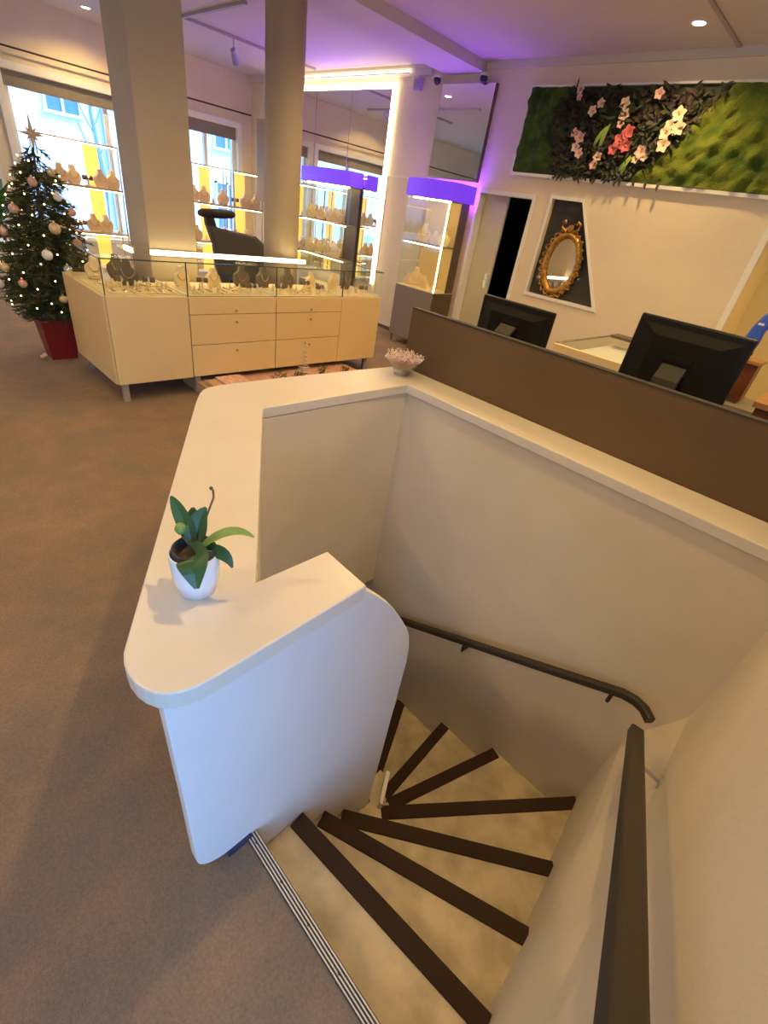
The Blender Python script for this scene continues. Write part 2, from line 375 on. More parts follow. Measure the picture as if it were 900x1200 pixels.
mk('drainpipe',*tube([(-21.9,7.45,-.5),(-21.9,7.45,3.8)],.06),'pipe',hs)
bt=thing('bare_tree','slender bare street tree outside the shop window','tree',(-17,5.55,-.5))
mk('trunk',*sweep([(-17,5.55,-.5),(-17,5.6,1.2),(-17.05,5.5,2.6),(-17,5.55,4)],[circ(.07,6),circ(.06,6),circ(.045,6),circ(.02,6)]),'pipe',bt)
for k in range(7):
    z=1.0+.35*k; s=(-1)**k
    mk('branch',*tube([(-17,5.56,z),(-17,5.56+s*.25,z+.5),(-17.1,5.56+s*.4,z+1.0)],.018,5),'pipe',bt)

# ============================================================ STAIR
RR=.164
NL=[((-.581,.352),(.20,.354)),((-.581,.526),(.181,.617)),((-.581,.643),(.170,.948)),((-.581,.761),(.142,1.296)),((-.52,.965),(.093,1.749)),((-.56,1.084),(-.353,1.749)),((-.647,1.158),(-.693,1.749)),((-.76,1.2),(-1.048,1.749)),((-.90,1.1),(-1.42,1.749)),((-1.3,1.0),(-1.78,1.749)),((-1.62,1.0),(-2.1,1.749))]
sc=thing('staircase','winding staircase with beige treads and dark brown step edges','staircase',(-.2,.9,-1.64))
outer={1:[],2:[],3:[],4:[(.115,1.55)],5:[]}
for k in range(1,11):
    (a0,b0),(a1,b1)=NL[k-1],NL[k]
    poly=[a0,b0]+outer.get(k,[])+[b1,a1]
    if k==4: poly=[a0,b0,(.115,1.55),b1,a1,(-.581,.90)]
    z=-RR*k
    v,f=prism(poly,z-.22,z); t=mk('tread',v,f,'tread',sc)
    A=Vector((*a1,0)); B=Vector((*b1,0)); dr=(B-A).normalized(); nr=Vector((-dr.y,dr.x,0))
    back=Vector((a0[0]+b0[0]-a1[0]-b1[0],a0[1]+b0[1]-a1[1]-b1[1],0))
    if nr.dot(back)<0: nr=-nr
    w=.048
    q=[A-nr*.012,B-nr*.012-dr*.004,B+nr*w-dr*.004,A+nr*w]
    v,f=prism([(p.x,p.y) for p in q],z-.03,z+.007); mk('nosing',v,f,'nosing',t,bevel=.003)
mk('newel_curb',*prism([(-.535,.961),(-.517,.968),(-.600,1.100),(-.618,1.090)],-1.15,-.615),'ledge',sc,bevel=.003)
mk('newel_core',*prism([(-.581,.901),(-.522,.964),(-.616,1.093),(-.656,1.10),(-.656,.983),(-.582,.961)],-2.2,-.68),'tread',sc)
ns=thing('floor_edge_strip','ridged aluminium edging strip where carpet meets the top stair','trim strip',(-.19,.335,0))
box('base',-.583,.2,.318,.352,.001,.005,'monstand',ns)
for k in range(4): box('ridge',-.583,.2,.320+.0085*k,.3235+.0085*k,.005,.0085,'alu',ns)
for k in range(5):
    v,f=lathe([(.004,0),(.004,.0012),(.002,.002)],(-.55+.13*k,.3335,.0085),8); mk('screw',v,f,'rail',ns)
# newel panel: flat plate with rounded corners
def arc(cy,cz,ry,rz,a0,a1,n=8): return [(cy+ry*math.cos(math.radians(a0+(a1-a0)*i/n)), cz+rz*math.sin(math.radians(a0+(a1-a0)*i/n))) for i in range(n+1)]
out=[(.155,.9),(.165,.45)]+arc(.265,.105,.095,.095,180,270)+[(.335,.01),(.335,-.2),(.46,-.36),(.6,-.6),(.75,-1.1),(.945,-1.1)]+[(.957,.22),(.958,.33),(.950,.41),(.932,.483),(.905,.54),(.871,.595),(.813,.682),(.775,.73),(.736,.771),(.70,.808),(.661,.843),(.625,.868),(.60,.88),(.58,.90)]
pn=thing('stair_panel','big white rounded panel screening the stairs below the ledge','panel',(-.6,.5,0))
v,f=prism(out,-.618,-.583,'x'); mk('board',v,f,'panel',pn,bevel=.004)
box('foot',-.615,-.572,.255,.332,0,.012,'navy',pn)
# ledge
LEDGE=[(-.508,.588),(-.495,.3),(-.492,.215),(-.494,.187),(-.499,.165),(-.508,.147),(-.522,.132),(-.540,.122),(-.559,.116),(-.585,.114),(-.609,.117),(-.632,.125),(-.652,.137),(-1.63,.742),(-1.700,.790),(-1.730,.818),(-1.748,.848),(-1.757,.90),(-1.752,1.2),(-1.715,1.80),(-1.705,1.948),(.232,1.948),(.232,1.738),(-1.458,1.738),(-1.474,.930),(-.655,.399),(-.653,.592)]
v,f=prism(LEDGE,.907,.95); ld=mk('parapet_ledge',v,f,'ledge',bevel=.004); tag(ld,'cream white ledge running around the top of the stairwell','ledge')
# handrails
hr=thing('handrail','dark rectangular metal handrail on the right stair wall, nearest the camera','handrail',(.15,.7,.2))
prof=rrect(.046,.042,.008); P0=Vector((.100,1.50,.205)); P1=Vector((.186,.03,1.165))
mk('rail',*sweep([P0,P0.lerp(P1,.3),P0.lerp(P1,.6),P1],prof),'rail',hr)
mk('shade_cap',*sweep([P0+(P0-P1).normalized()*.0012,P0-(P0-P1).normalized()*.002],rrect(.036,.032,.006)),'tubeshade',hr)  # solid dark cap, its colour stands in for shade inside the tube
for s in (.10,.95):
    p=P0.lerp(P1,s); q=Vector((.225,p.y,p.z-.075)); b=mk('bracket',*tube([p-Vector((0,0,.02)),p-Vector((0,0,.06)),q],.007,6),'steel',hr)
    mk('rosette',*[[(q.x-.004+vv[2],q.y+vv[0],q.z+vv[1]) for vv in lathe([(.022,0),(.022,.006),(.014,.012)],n=12)[0]],lathe([(.022,0),(.022,.006),(.014,.012)],n=12)[1]],'steel',b)
h2=thing('handrail','dark bent handrail sloping along the back stair wall','handrail',(-.6,1.7,-.4))
pts=[(-1.9,1.695,-.78),(-1.085,1.695,-.383),(-.5,1.695,-.098),(-.06,1.695,.118),(0,1.695,.147),(.05,1.69,.160),(.09,1.675,.163),(.125,1.645,.158)]
mk('rail',*sweep(pts,rrect(.034,.036,.008)),'rail',h2)
for bx_,bz in ((-.714,-.205),(-.03,.132)):
    mk('bracket',*tube([(bx_,1.695,bz-.018),(bx_,1.695,bz-.07),(bx_,1.751,bz-.075)],.008,6),'rail',h2)

# ============================================================ COLUMNS
c1=box('square_column',-5.05,-4.63,1.80,2.225,0,CZ-.001,'column',bevel=.008); tag(c1,'square beige column rising behind the jewellery counter','column')
v,f=lathe([(.178,0),(.178,CZ-.002)],(-4.83,3.26,0),40); c2=mk('round_column',v,f,'column',smooth=False); tag(c2,'round beige column behind the jewellery counter beside the mirror','column')
for p in c2.data.polygons: p.use_smooth=len(p.vertices)==4

# ============================================================ JEWELLERY COUNTER (four glass-topped units)
def counter_unit(y0,y1,label,drawers,left=False,right=False,legs=()):
    u=thing('display_counter',label,'display counter',(-4.3,(y0+y1)/2,0),'units of the cream jewellery counter')
    g=.004; xb=-4.6
    if left:
        v,f=prism([(-4.018,y0+g),(-4.018,y1-g),(xb,y1-g),(xb,y1-.13),(-4.95,y1-.13),(-4.95,y0+g)],.155,.82)
        mk('body',v,f,'counter',u)
        box('front_panel',-4.018,-4.0,y0,y1-g,.155,.82,'counter',u,bevel=.002); box('end_panel',-4.95,-4.02,y0-.016,y0,.155,.82,'counter',u,bevel=.002)
    else:
        box('body',xb,-4.02,y0+g,y1-g,.155,.82,'counter_gap',u)
        if drawers:
            for z0,z1,kz in ((.683,.818,.712),(.433,.678,.616),(.158,.428,.369)):
                dr=box('drawer',-4.02,-4.0,y0+.004,y1-.004,z0,z1,'counter',u,bevel=.002)
                yc=(y0+y1)/2
                mk('knob',*[[( -4.0+vv[2],yc+vv[0],kz+vv[1]) for vv in lathe([(.006,0),(.006,.012),(.011,.016),(.011,.022),(.004,.025)],n=10)[0]],lathe([(.006,0),(.006,.012),(.011,.016),(.011,.022),(.004,.025)],n=10)[1]],'brass',dr)
        else: box('front_panel',-4.018,-4.0,y0+.001,y1,.155,.82,'counter',u,bevel=.002)
        if right: box('end_panel',xb,-4.02,y1-.003,y1+.01,.155,.82,'counter',u)
    box('display_bed',xb+.01,-4.03,y0+.012,y1-.012,.82,.826,'inner',u)
    p=box('front_pane',-4.012,-4.004,y0+.002,y1-.002,.826,1.07,'glass',u)
    mk('pane_edge',*join(bx(-4.014,-4.002,y0+.002,y1-.002,1.066,1.073),bx(-4.014,-4.002,y0,y0+.005,.826,1.066)),'glass_edge',p)
    xt=-4.8 if left else xb
    if left: v,f=prism([(-4.004,y0+.002),(-4.004,y1-.002),(xb,y1-.002),(xb,y1-.14),(-4.8,y1-.14),(-4.8,y0+.002)],1.073,1.079)
    else: v,f=bx(xb,-4.004,y0+.002,y1-.002,1.073,1.079)
    mk('top_pane',v,f,'glass',u)
    if left:
        e=box('side_pane',-4.8,-4.015,y0+.002,y0+.009,.826,1.07,'glass',u); box('pane_edge',-4.8,-4.015,y0,y0+.010,1.066,1.073,'glass_edge',e)
        box('back_panel',-4.80,-4.79,y0+.01,y1-.14,.82,1.07,'glass',u)
    if right:
        e=box('side_pane',xb,-4.015,y1-.009,y1-.002,.826,1.07,'glass',u); box('pane_edge',xb,-4.015,y1-.010,y1,1.066,1.073,'glass_edge',e)
    box('divider_rail',xb+.02,-4.02,y1-.02,y1-.006,.827,.838,'offwhite',u)
    for lx,ly in legs: box('leg',lx-.02,lx+.02,ly-.022,ly+.022,0,.155,'greyleg',u)
    return u
counter_unit(1.2,1.82,'leftmost plain unit of the cream glass-topped jewellery counter, by the square column',False,left=True,legs=((-4.04,1.25),(-4.88,1.25)))
counter_unit(1.82,2.665,'cream glass-topped counter unit with drawers between the square and round columns',True,legs=((-4.05,1.87),(-4.55,1.87)))
counter_unit(2.665,3.47,'cream glass-topped counter unit with drawers in front of the round column',True,legs=((-4.55,2.72),))
counter_unit(3.47,4.04,'rightmost plain unit of the cream glass-topped jewellery counter, by the mirror',False,right=True,legs=((-4.09,3.98),(-4.55,3.98)))
lb=thing('light_bar','glowing warm white light bar along the back of the jewellery counter','light',(-4.585,2.55,1.08))
box('diffuser',-4.60,-4.57,1.79,3.40,1.035,1.068,'led',lb); box('housing',-4.612,-4.60,1.79,3.40,1.03,1.071,'offwhite',lb)
lb=thing('light_bar','short glowing light bar on the side wing of the jewellery counter','light',(-4.7,1.66,1.08))
box('diffuser',-4.79,-4.63,1.645,1.66,1.035,1.068,'led',lb); box('housing',-4.79,-4.63,1.661,1.672,1.03,1.07,'offwhite',lb)

# ---- jewellery stands (prototypes built at the origin, then copied)
def bust_proto(matn,chain,h=.16,label='',group=''):
    t=thing('necklace_bust',label,'display bust',(0,0,0),group)
    prof=[(-.06,.0),(-.075,.05),(-.07,.085),(-.03,.115),(-.022,.16),(.022,.16),(.03,.115),(.07,.085),(.075,.05),(.06,0)]
    s=h/.16
    v,f=prism([(p[0]*s,.012*s+p[1]*s) for p in prof],-.022*s,.022*s,'x'); mk('body',v,f,matn,t,bevel=.008*s)
    v,f=bx(-.03*s,.03*s,-.045*s,.045*s,0,.012*s); mk('base',v,f,matn,t)
    pts=[]
    for i in range(9):
        a=PI*i/8; pts.append((.026*s,.045*s*math.cos(a),(.115-.06*math.sin(a))*s))
    mk('necklace',*tube(pts,.004*s,5),chain,t); return t
def cone_proto(label,group):
    t=thing('ring_cone',label,'ring stand',(0,0,0),group)
    mk('cone',*lathe([(.022,0),(.022,.006),(.016,.01),(.006,.06),(.001,.064)],n=10),'cream',t)
    mk('ring',*lathe([(.0125,.028),(.0165,.030),(.0125,.034)],n=12,cap=False),'gold',t); return t
def tray_proto(label,group):
    t=thing('jewellery_tray',label,'tray',(0,0,0),group)
    mk('base',*bx(-.06,.06,-.08,.08,0,.012),'cream',t,bevel=.003)
    for k in range(6):
        x=-.035+.035*(k%3); y=-.04+.08*(k//3); mk('ring',*lathe([(.009,.012),(.013,.016),(.009,.022)],(x,y,0),10,False),'gold' if k%2 else 'silver',t)
    return t
def pillow_proto(label,group):
    t=thing('watch_stand',label,'watch stand',(0,0,0),group)
    mk('base',*bx(-.025,.025,-.03,.03,0,.008),'cream',t); mk('post',*bx(-.006,.006,-.006,.006,.008,.06),'cream',t)
    mk('roll',*sweep([(0,-.045,.07),(0,.045,.07)],circ(.02,12)),'velvet',t); mk('watch',*sweep([(0,-.008,.07),(0,.008,.07)],circ(.0235,12)),'silver',t); return t
GC='jewellery stands under the counter glass'
B1=bust_proto('cream','gold',.15,'cream necklace bust under the counter glass','cream busts under the counter glass'); B2=bust_proto('velvet','silver',.17,'dark necklace bust under the counter glass','dark busts under the counter glass')
C1=cone_proto('small cream ring cone under the counter glass','ring cones under the counter glass')
T1=tray_proto('flat cream ring tray under the counter glass','ring trays under the counter glass'); P1_=pillow_proto('watch stand with dark roll under the counter glass','watch stands under the counter glass')
used=set()
def put(pr,x,y,z,rz=0,label=None,group=None,scale=1):
    if pr.name not in used:
        used.add(pr.name); pr.location=(x,y,z); pr.rotation_euler=(0,0,rz); pr.scale=(scale,)*3
        if label: pr['label']=label
        if group: pr['group']=group
        return pr
    return dup(pr,(x,y,z),rz,label,group,scale)
rnd=random.Random(3); ZB=.8265
ORD=['first from the left','second from the left','third from the left','fourth from the left','fifth from the left','sixth from the left','seventh from the left','eighth from the left']
LOOK={B1.name:'cream necklace bust',B2.name:'dark necklace bust',C1.name:'small ring cone',T1.name:'flat ring tray',P1_.name:'watch stand'}
def row(y0,y1,spec):
    n=len(spec); un=('leftmost counter unit' if y0<1.5 else 'counter unit between columns' if y0<2 else 'counter unit before round column' if y0<3 else 'rightmost counter unit'); dp='front' if spec[0][1]>-4.2 else 'second' if spec[0][1]>-4.25 else 'middle' if spec[0][1]>-4.3 else 'back'
    if spec[0][1]<-4.6: un='counter side wing'
    for i,(pr,x) in enumerate(spec):
        y=y0+(y1-y0)*(i+.5)/n; put(pr,x,y,ZB,rnd.uniform(-.3,.3),'%s, %s, %s row of the %s'%(LOOK[pr.name],ORD[i],dp,un))
row(1.25,1.78,[(T1,-4.12),(T1,-4.12),(T1,-4.12)]); row(1.25,1.78,[(C1,-4.26),(P1_,-4.26),(C1,-4.26),(P1_,-4.26),(C1,-4.26)]); row(1.25,1.78,[(T1,-4.4),(B2,-4.4),(T1,-4.4)]); row(1.26,1.62,[(B1,-4.66),(B2,-4.68)])
row(1.87,2.62,[(C1,-4.1),(T1,-4.13),(C1,-4.1),(T1,-4.13),(C1,-4.1),(P1_,-4.1),(C1,-4.1)]); row(1.87,2.62,[(B1,-4.38),(P1_,-4.3),(B1,-4.4),(T1,-4.3),(B2,-4.42)])
row(2.71,3.42,[(P1_,-4.1),(C1,-4.08),(T1,-4.13),(C1,-4.1),(P1_,-4.1),(C1,-4.1)]); row(2.71,3.42,[(B2,-4.42),(C1,-4.3),(B2,-4.42),(P1_,-4.3),(B1,-4.40)])
row(1.25,1.78,[(C1,-4.21)]*7); row(1.89,2.64,[(C1,-4.215)]*8); row(2.72,3.44,[(C1,-4.215)]*8); row(3.52,3.98,[(C1,-4.215)]*5); row(3.52,3.98,[(C1,-4.1),(P1_,-4.12)]); row(3.52,3.98,[(B1,-4.38),(B2,-4.42)])

# ---- low gift platform on the floor under the counter
gp=thing('gift_platform','low pink paper-covered platform on the carpet under the counter','platform',(-3.95,2.75,0))
box('board',-4.32,-3.62,1.86,3.62,0,.10,'kraft',gp); box('paper',-4.30,-3.63,2.02,3.60,.10,.106,'pinkpaper',gp)
pk=thing('gift_box','flat patterned pink box at the left end of the gift platform','box',(-3.8,2.0,.106))
box('body',-3.96,-3.66,1.90,2.24,.107,.132,'kraft',pk); box('lid',-3.965,-3.655,2.0,2.245,.132,.150,'pinkprint',pk,bevel=.002)
wt=thing('wire_tree','little tiered silver wire tree standing on the gift platform','ornament',(-3.75,2.83,.107))
mk('pole',*tube([(-3.75,2.83,.107),(-3.75,2.83,.46)],.005,6),'frost',wt)
for k in range(7):
    r=.075-.009*k; z=.15+.042*k
    mk('ring',*[ [( -3.75+vv[0],2.83+vv[1],z+vv[2]) for vv in lathe([(r-.006,0),(r,.003),(r-.006,.008),(r-.010,.003),(r-.006,0)],n=14,cap=False)[0]], lathe([(r-.006,0),(r,.003),(r-.006,.008),(r-.010,.003),(r-.006,0)],n=14,cap=False)[1]],'frost',wt)
    mk('spoke',*join(bx(-3.75-r+.004,-3.75+r-.004,2.828,2.832,z+.002,z+.005),bx(-3.752,-3.748,2.83-r+.004,2.83+r-.004,z+.002,z+.005)),'frost',wt)
mk('top',*ball((-3.75,2.83,.468),.012,8,6),'silver',wt)
for i,(y,hh,ln) in enumerate(((2.55,.13,.16),(2.77,.11,.12),(3.07,.15,.1),(3.38,.09,.09))):
    sp=thing('fir_sprig',['green fir sprig leftmost on the gift platform','green fir sprig at the foot of the wire tree','upright green fir sprig right of the wire tree','smallest fir sprig at the right end of the gift platform'][i],'fir sprig',(-3.74,y,.107),'fir sprigs on the gift platform')
    pr=[]
    for k in range(70):
        s=rnd.random(); b=Vector((-3.74+rnd.uniform(-.02,.02),y-ln/2+ln*s,.107+hh*rnd.random()*(1-abs(s-.4))))
        d=Vector((rnd.uniform(-1,1),rnd.uniform(-1,1),rnd.uniform(.0,1))).normalized()*.035
        pr.append(blade(b,b+d,(0,0,0),.004,segs=2))
    mk('needles',*join(*pr),'sprig',sp); mk('twig',*tube([(-3.74,y-ln/2,.112),(-3.74,y+ln/2,.107+hh*.7)],.004,5),'bark',sp)

# ============================================================ MIRRORS, CABINETS
wm=thing('wall_mirror','large wall mirror with a glowing light border behind the counter','mirror',(-7.4,YB,.62))
box('glass',-8.62,-6.10,YB-.03,YB-.012,.60,3.03,'mirror',wm); box('backing',-8.62,-6.10,YB-.012,YB-.001,.60,3.03,'offwhite',wm)
for x in (-7.78,-6.94): box('seam',x-.004,x+.004,YB-.032,YB-.03,.60,3.03,'cabgrey',wm)
box('light_strip',-6.095,-6.05,YB-.04,YB-.002,.60,3.10,'led',wm); box('light_strip',-8.62,-6.095,YB-.04,YB-.002,3.035,3.08,'led',wm)
cv=thing('cove_light','warm light strip along the ceiling edge above the wall mirror','light',(-7,YB-.1,3.16)); box('strip',-8.9,-5.75,YB-.105,YB-.085,3.17,3.19,'cove',cv); box('channel',-8.9,-5.75,YB-.11,YB-.076,3.155,3.168,'offwhite',cv)
tm=thing('tall_mirror','tall frameless mirror above the purple lit display cabinet','mirror',(-4.8,YB,1.9))
box('glass',-5.19,-4.375,YB-.062,YB-.056,2.1,3.05,'mirror',tm); box('backing',-5.19,-4.372,YB-.056,YB-.001,2.1,3.052,'cabdark',tm)

def tall_cabinet(x0,x1,yf,label,n):
    t=thing('display_cabinet',label,'display cabinet',((x0+x1)/2,yf+.2,0),'tall purple-lit display cabinets')
    yb=YB-.07; zb=.79 if n==0 else .40
    box('base',x0,x1-.004,yf,yb,.11,zb,'cabgrey',t,bevel=.003); box('side_panel',x1-.004,x1+.006,yf+.012,yb,.11,zb,'cabdark',t)
    for lx in (x0+.03,x1-.05):
        for ly in (yf+.03,yb-.05): box('leg',lx-.015,lx+.015,ly-.015,ly+.015,0,.11,'cabgrey',t)
    box('display_floor',x0,x1,yf,yb,zb,zb+.01,'inner',t)
    if n==0: box('back_panel',x0,x1,yb-.015,yb,.80,1.86,'cabback',t); box('side_back',x1-.004,x1+.006,yb-.17,yb-.015,.80,1.86,'cabdark',t)
    box('front_pane',x0,x1,yf,yf+.006,zb+.01,1.85,'glass',t); box('side_pane',x1-.006,x1,yf+.006,yb-.17,zb+.01,1.85,'glass',t); box('side_pane',x0,x0+.006,yf+.006,yb-.015,zb+.01,1.85,'glass',t)
    s=box('shelf',x0+.01,x1-.01,yf+.02,yb-.02,1.335,1.35,'cabgrey',t); box('shelf_light',x0+.02,x1-.02,yf+.03,yf+.045,1.325,1.335,'cabled',s)
    if n==1: s=box('shelf',x0+.01,x1-.01,yf+.02,yb-.02,.835,.85,'cabgrey',t); box('shelf_light',x0+.02,x1-.02,yf+.03,yf+.045,.825,.835,'cabled',s)
    if n==0: box('corner_light',x1-.022,x1-.008,yf+.010,yf+.022,.80,1.85,'led',t)
    else: box('side_post',x1-.30,x1+.0,yb+.001,yb+.03,.02,1.90,'cabdark',t)
    box('top_light',x0+.04,x1-.04,yf+.05,yf+.07,1.835,1.85,'cabled',t)
    box('top_panel',x0,x1,yf,yb,1.85,1.87,'cabdark',t)
    # bowed fascia band
    def bow(z0,z1,off,th):
        pin=[];pout=[]
        for i in range(17):
            s=i/16; x=x0-.04+(x1-x0+.07)*s; y=yf-off-.09*math.sin(PI*s*.93+.12)+.03
            pout.append((x,y)); pin.append((x,y+th))
        pout.append((x1+.055,yf+.10)); pin.append((x1+.04,yf+.10)); pout.append((x1+.055,yb)); pin.append((x1+.04,yb))
        return prism(pout+pin[::-1],z0,z1)
    mk('fascia',*bow(1.855,2.045,.03,.014),'purple',t)
    box('purple_light',x0+.05,x1-.02,yb-.10,yb-.07,1.99,2.005,'purpleled',t); box('purple_light',x1+.012,x1+.032,yf+.12,yb-.03,1.985,2.0,'purpleled',t)
    return t
tall_cabinet(-5.09,-4.375,5.40,'tall glass display cabinet with purple lit band beside the open door',0)
tall_cabinet(-7.66,-6.52,5.57,'tall glass display cabinet with purple lit band in front of the wall mirror',1)
for k,(x,y,z,pr,s,lab) in enumerate(((-4.86,5.58,1.35,B1,1.35,'large cream necklace bust on the upper shelf of the open-door cabinet'),(-4.68,5.60,1.35,B1,1.0,'smaller cream necklace bust beside the large one on the cabinet shelf'),(-4.5,5.57,1.35,B1,1.15,'leaning cream bust at the right of the upper cabinet shelf'),(-4.86,5.55,.80,B1,1.5,'largest cream necklace bust at the bottom of the open-door cabinet'),(-4.70,5.55,.80,B1,1.0,'cream bust next to the largest one at the cabinet bottom'),(-4.98,5.52,.80,B1,.9,'small cream bust in the left corner of the cabinet bottom'))):
    put(pr,x,y,z,-PI/2+.5,lab,'busts in the open-door cabinet',s)
for x,y,wd in ((-4.6,5.5,'leftmost'),(-4.52,5.54,'rearmost'),(-4.46,5.5,'rightmost'),(-4.55,5.47,'frontmost')): put(C1,x,y,.80,0,'%s small ring cone at the bottom of the open-door cabinet'%wd,'ring cones in the open-door cabinet',1.2)
for i,x in enumerate((-7.55,-7.3,-7.05,-6.85)):
    put(B1,x,5.70,1.351,-PI/2+.5,'cream bust, %s on the upper shelf of the mirror-side cabinet'%ORD[i],'busts in the mirror cabinet',1.2); put(B1,x,5.70,.851,-PI/2+.5,'cream bust, %s on the lower shelf of the mirror-side cabinet'%ORD[i],'lower busts in the mirror cabinet',1.3)
hb=thing('hanging_board','blank beige board hanging high on the wall beside the round column','board',(-8.95,5.6,1.44))
box('panel',-9.1,-8.7,5.59,5.62,1.44,2.62,'board',hb,bevel=.004); mk('cord',*join(tube([(-9.05,5.605,2.62),(-8.9,5.605,2.82)],.004,5),tube([(-8.75,5.605,2.62),(-8.9,5.605,2.82)],.004,5),tube([(-8.9,5.605,2.82),(-8.9,5.605,3.249)],.004,5)),'track',hb)

# high-back chair behind the counter
ch=thing('high_back_chair','dark grey high-back chair with headrest behind the jewellery counter','chair',(-6,3.45,0))
v,f=prism([(3.03,1.19),(3.10,1.19),(3.24,1.165),(3.5,1.14),(3.68,1.12),(3.80,1.04),(3.93,.92),(3.95,.60),(3.75,.5),(3.25,.5),(3.14,.72),(3.11,.98)],-6.10,-5.98,'x'); mk('backrest',v,f,'chair',ch,bevel=.03)
v,f=sweep([(-6.03,2.95,1.30),(-6.04,3.0,1.305),(-6.04,3.2,1.315),(-6.04,3.36,1.325),(-6.03,3.40,1.33)],[rrect(.06,.05,.02),rrect(.11,.085,.03),rrect(.12,.095,.04),rrect(.11,.08,.03),rrect(.06,.04,.015)]); mk('headrest',v,f,'chairtop',ch,smooth=True)
mk('neck',*prism([(3.03,1.18),(3.15,1.17),(3.12,1.28),(3.02,1.28)],-6.07,-6.01,'x'),'chairtop',ch)
mk('seat',*prism([(3.22,.42),(3.80,.42),(3.82,.5),(3.2,.5)],-5.98,-5.45,'x'),'chair',ch,bevel=.02)
mk('armrest',*join(bx(-5.95,-5.6,3.14,3.2,.66,.70),bx(-5.8,-5.75,3.16,3.19,.44,.66)),'chairtop',ch); mk('armrest',*join(bx(-5.95,-5.6,3.83,3.89,.66,.70),bx(-5.8,-5.75,3.84,3.87,.44,.66)),'chairtop',ch)
mk('post',*lathe([(.03,.06),(.03,.42)],(-5.75,3.5,0),12),'steel',ch)
for k in range(5):
    a=2*PI*k/5; mk('foot',*sweep([(-5.75,3.5,.09),(-5.75+.28*math.cos(a),3.5+.28*math.sin(a),.02)],rrect(.035,.03,.008)),'steel',ch)

# ============================================================ MOSS WALL
mp=thing('moss_panel','framed panel of green moss with a band of orchids on the back wall','plant picture',(-1.8,YB,2.23))
X0,X1,Z0,Z1=-3.88,.6,2.245,3.005
v,f=holed([rect(X0-.018,X1+.035,Z0-.03,Z1+.018),rect(X0,X1,Z0,Z1)],YB-.05,YB-.001,'y'); mk('frame',v,f,'offwhite',mp)
box('backing',X0+.001,X1-.001,YB-.012,YB-.002,Z0+.001,Z1-.001,'darkleaf',mp)
def moss(xa,xb,mt,skew,amp):
    nx=int((xb-xa)*60); nz=44; V=[];F=[]
    for i in range(nx+1):
        for j in range(nz+1):
            s=i/nx; z=Z0+.003+(Z1-Z0-.006)*j/nz; x=xa+(xb-xa)*s
            if skew[0]: x+= skew[0]*(j/nz-.5)*(1-s)
            if skew[1]: x+= skew[1]*(j/nz-.5)*s
            d,_=noise.voronoi(Vector((x*7.5,z*7.5,1)))
            h=.018+amp*max(0,.62-d[0])+.012*noise.noise(Vector((x*35,z*35,0)))
            V.append((x,YB-.012-max(.004,h),z))
    for i in range(nx):
        for j in range(nz): a=i*(nz+1)+j; F.append((a,a+nz+1,a+nz+2,a+1))
    o=mk('moss',V,F,mt,mp,smooth=True); o['kind']='stuff'; return o
moss(X0+.002,-3.35,'mossgreen',(0,-.15),.085); moss(-2.15,X1-.002,'mosslime',(.65,0),.11)
pr=[]
for k in range(1500):
    z=rnd.uniform(Z0+.02,Z1-.03); s=(z-Z0)/(Z1-Z0); x=rnd.uniform(-3.42-.12*(s-.5),-2.15+.65*(s-.5)); b=Vector((x,YB-.02-rnd.random()*.03,z)); d=Vector((rnd.uniform(-1,1),-rnd.uniform(.1,.6),rnd.uniform(-1,.6))).normalized()*rnd.uniform(.05,.11)
    pr.append(blade(b,b+d,(0,-.01,0),rnd.uniform(.01,.022),segs=3,face=(0,-1,.3)))
o=mk('dark_foliage',*join(*pr),'darkleaf',mp); o['kind']='stuff'
def flower(x,z,mt,r,rot=0,n=5):
    pr=[]
    for k in range(n):
        a=rot+2*PI*k/n; d=Vector((math.cos(a),-.35,math.sin(a))); b=Vector((x,YB-.075,z))
        pr.append(blade(b,b+d*r,(0,-.012,0),r*.42,segs=5,face=(0,-1,0)))
    fl=mk('flower',*join(*pr),mt,mp); mk('flower_centre',*ball((x,YB-.085,z),r*.16,8,6),'pollen',fl)
for x,z,mt,r in ((-3.07,2.80,'petalwhite',.05),(-3.0,2.86,'petalwhite',.045),(-2.75,2.86,'petalwhite',.055),(-2.72,2.77,'petalwhite',.055),(-2.73,2.70,'petalblush',.04),(-2.20,2.78,'petalwhite',.065),(-2.16,2.68,'petalwhite',.065),(-2.26,2.64,'petalwhite',.06),(-2.24,2.55,'petalwhite',.065),(-2.25,2.70,'petalwhite',.05),(-2.62,2.64,'petalpink',.065),(-2.67,2.57,'petalpink',.075),(-2.60,2.53,'petalpink',.06),(-2.72,2.50,'petalpink',.055),(-3.12,2.58,'petalblush',.06),(-3.14,2.50,'petalwhite',.05),(-3.08,2.45,'petalblush',.05),(-3.2,2.62,'petalblush',.045),(-2.86,2.43,'petalwhite',.05),(-2.88,2.36,'petalblush',.045),(-2.43,2.49,'petalblush',.06),(-2.46,2.43,'petalwhite',.04),(-2.38,2.45,'petalwhite',.04),(-3.27,2.97,'petalwhite',.045),(-3.26,2.91,'petalblush',.035),(-2.45,2.93,'petalblush',.05)):
    flower(x,z,mt,r,rnd.random()*3)
for (x,z,dx,dz) in ((-2.95,2.52,.1,.16),(-2.88,2.50,.05,.2),(-2.60,2.33,.12,.12),(-2.56,2.30,.05,.16)):
    mk('green_leaf',*blade((x,YB-.07,z),(x+dx,YB-.10,z+dz),(0,-.02,0),.022,face=(0,-1,0)),'petalgreen',mp)
for k in range(9):
    x=-3.2+.13*k; mk('trailing_leaf',*blade((x,YB-.04,Z0+.03),(x+rnd.uniform(-.05,.05),YB-.08,Z0-.03-rnd.random()*.03),(0,-.02,0),.014,face=(0,-1,0)),'darkleaf',mp)

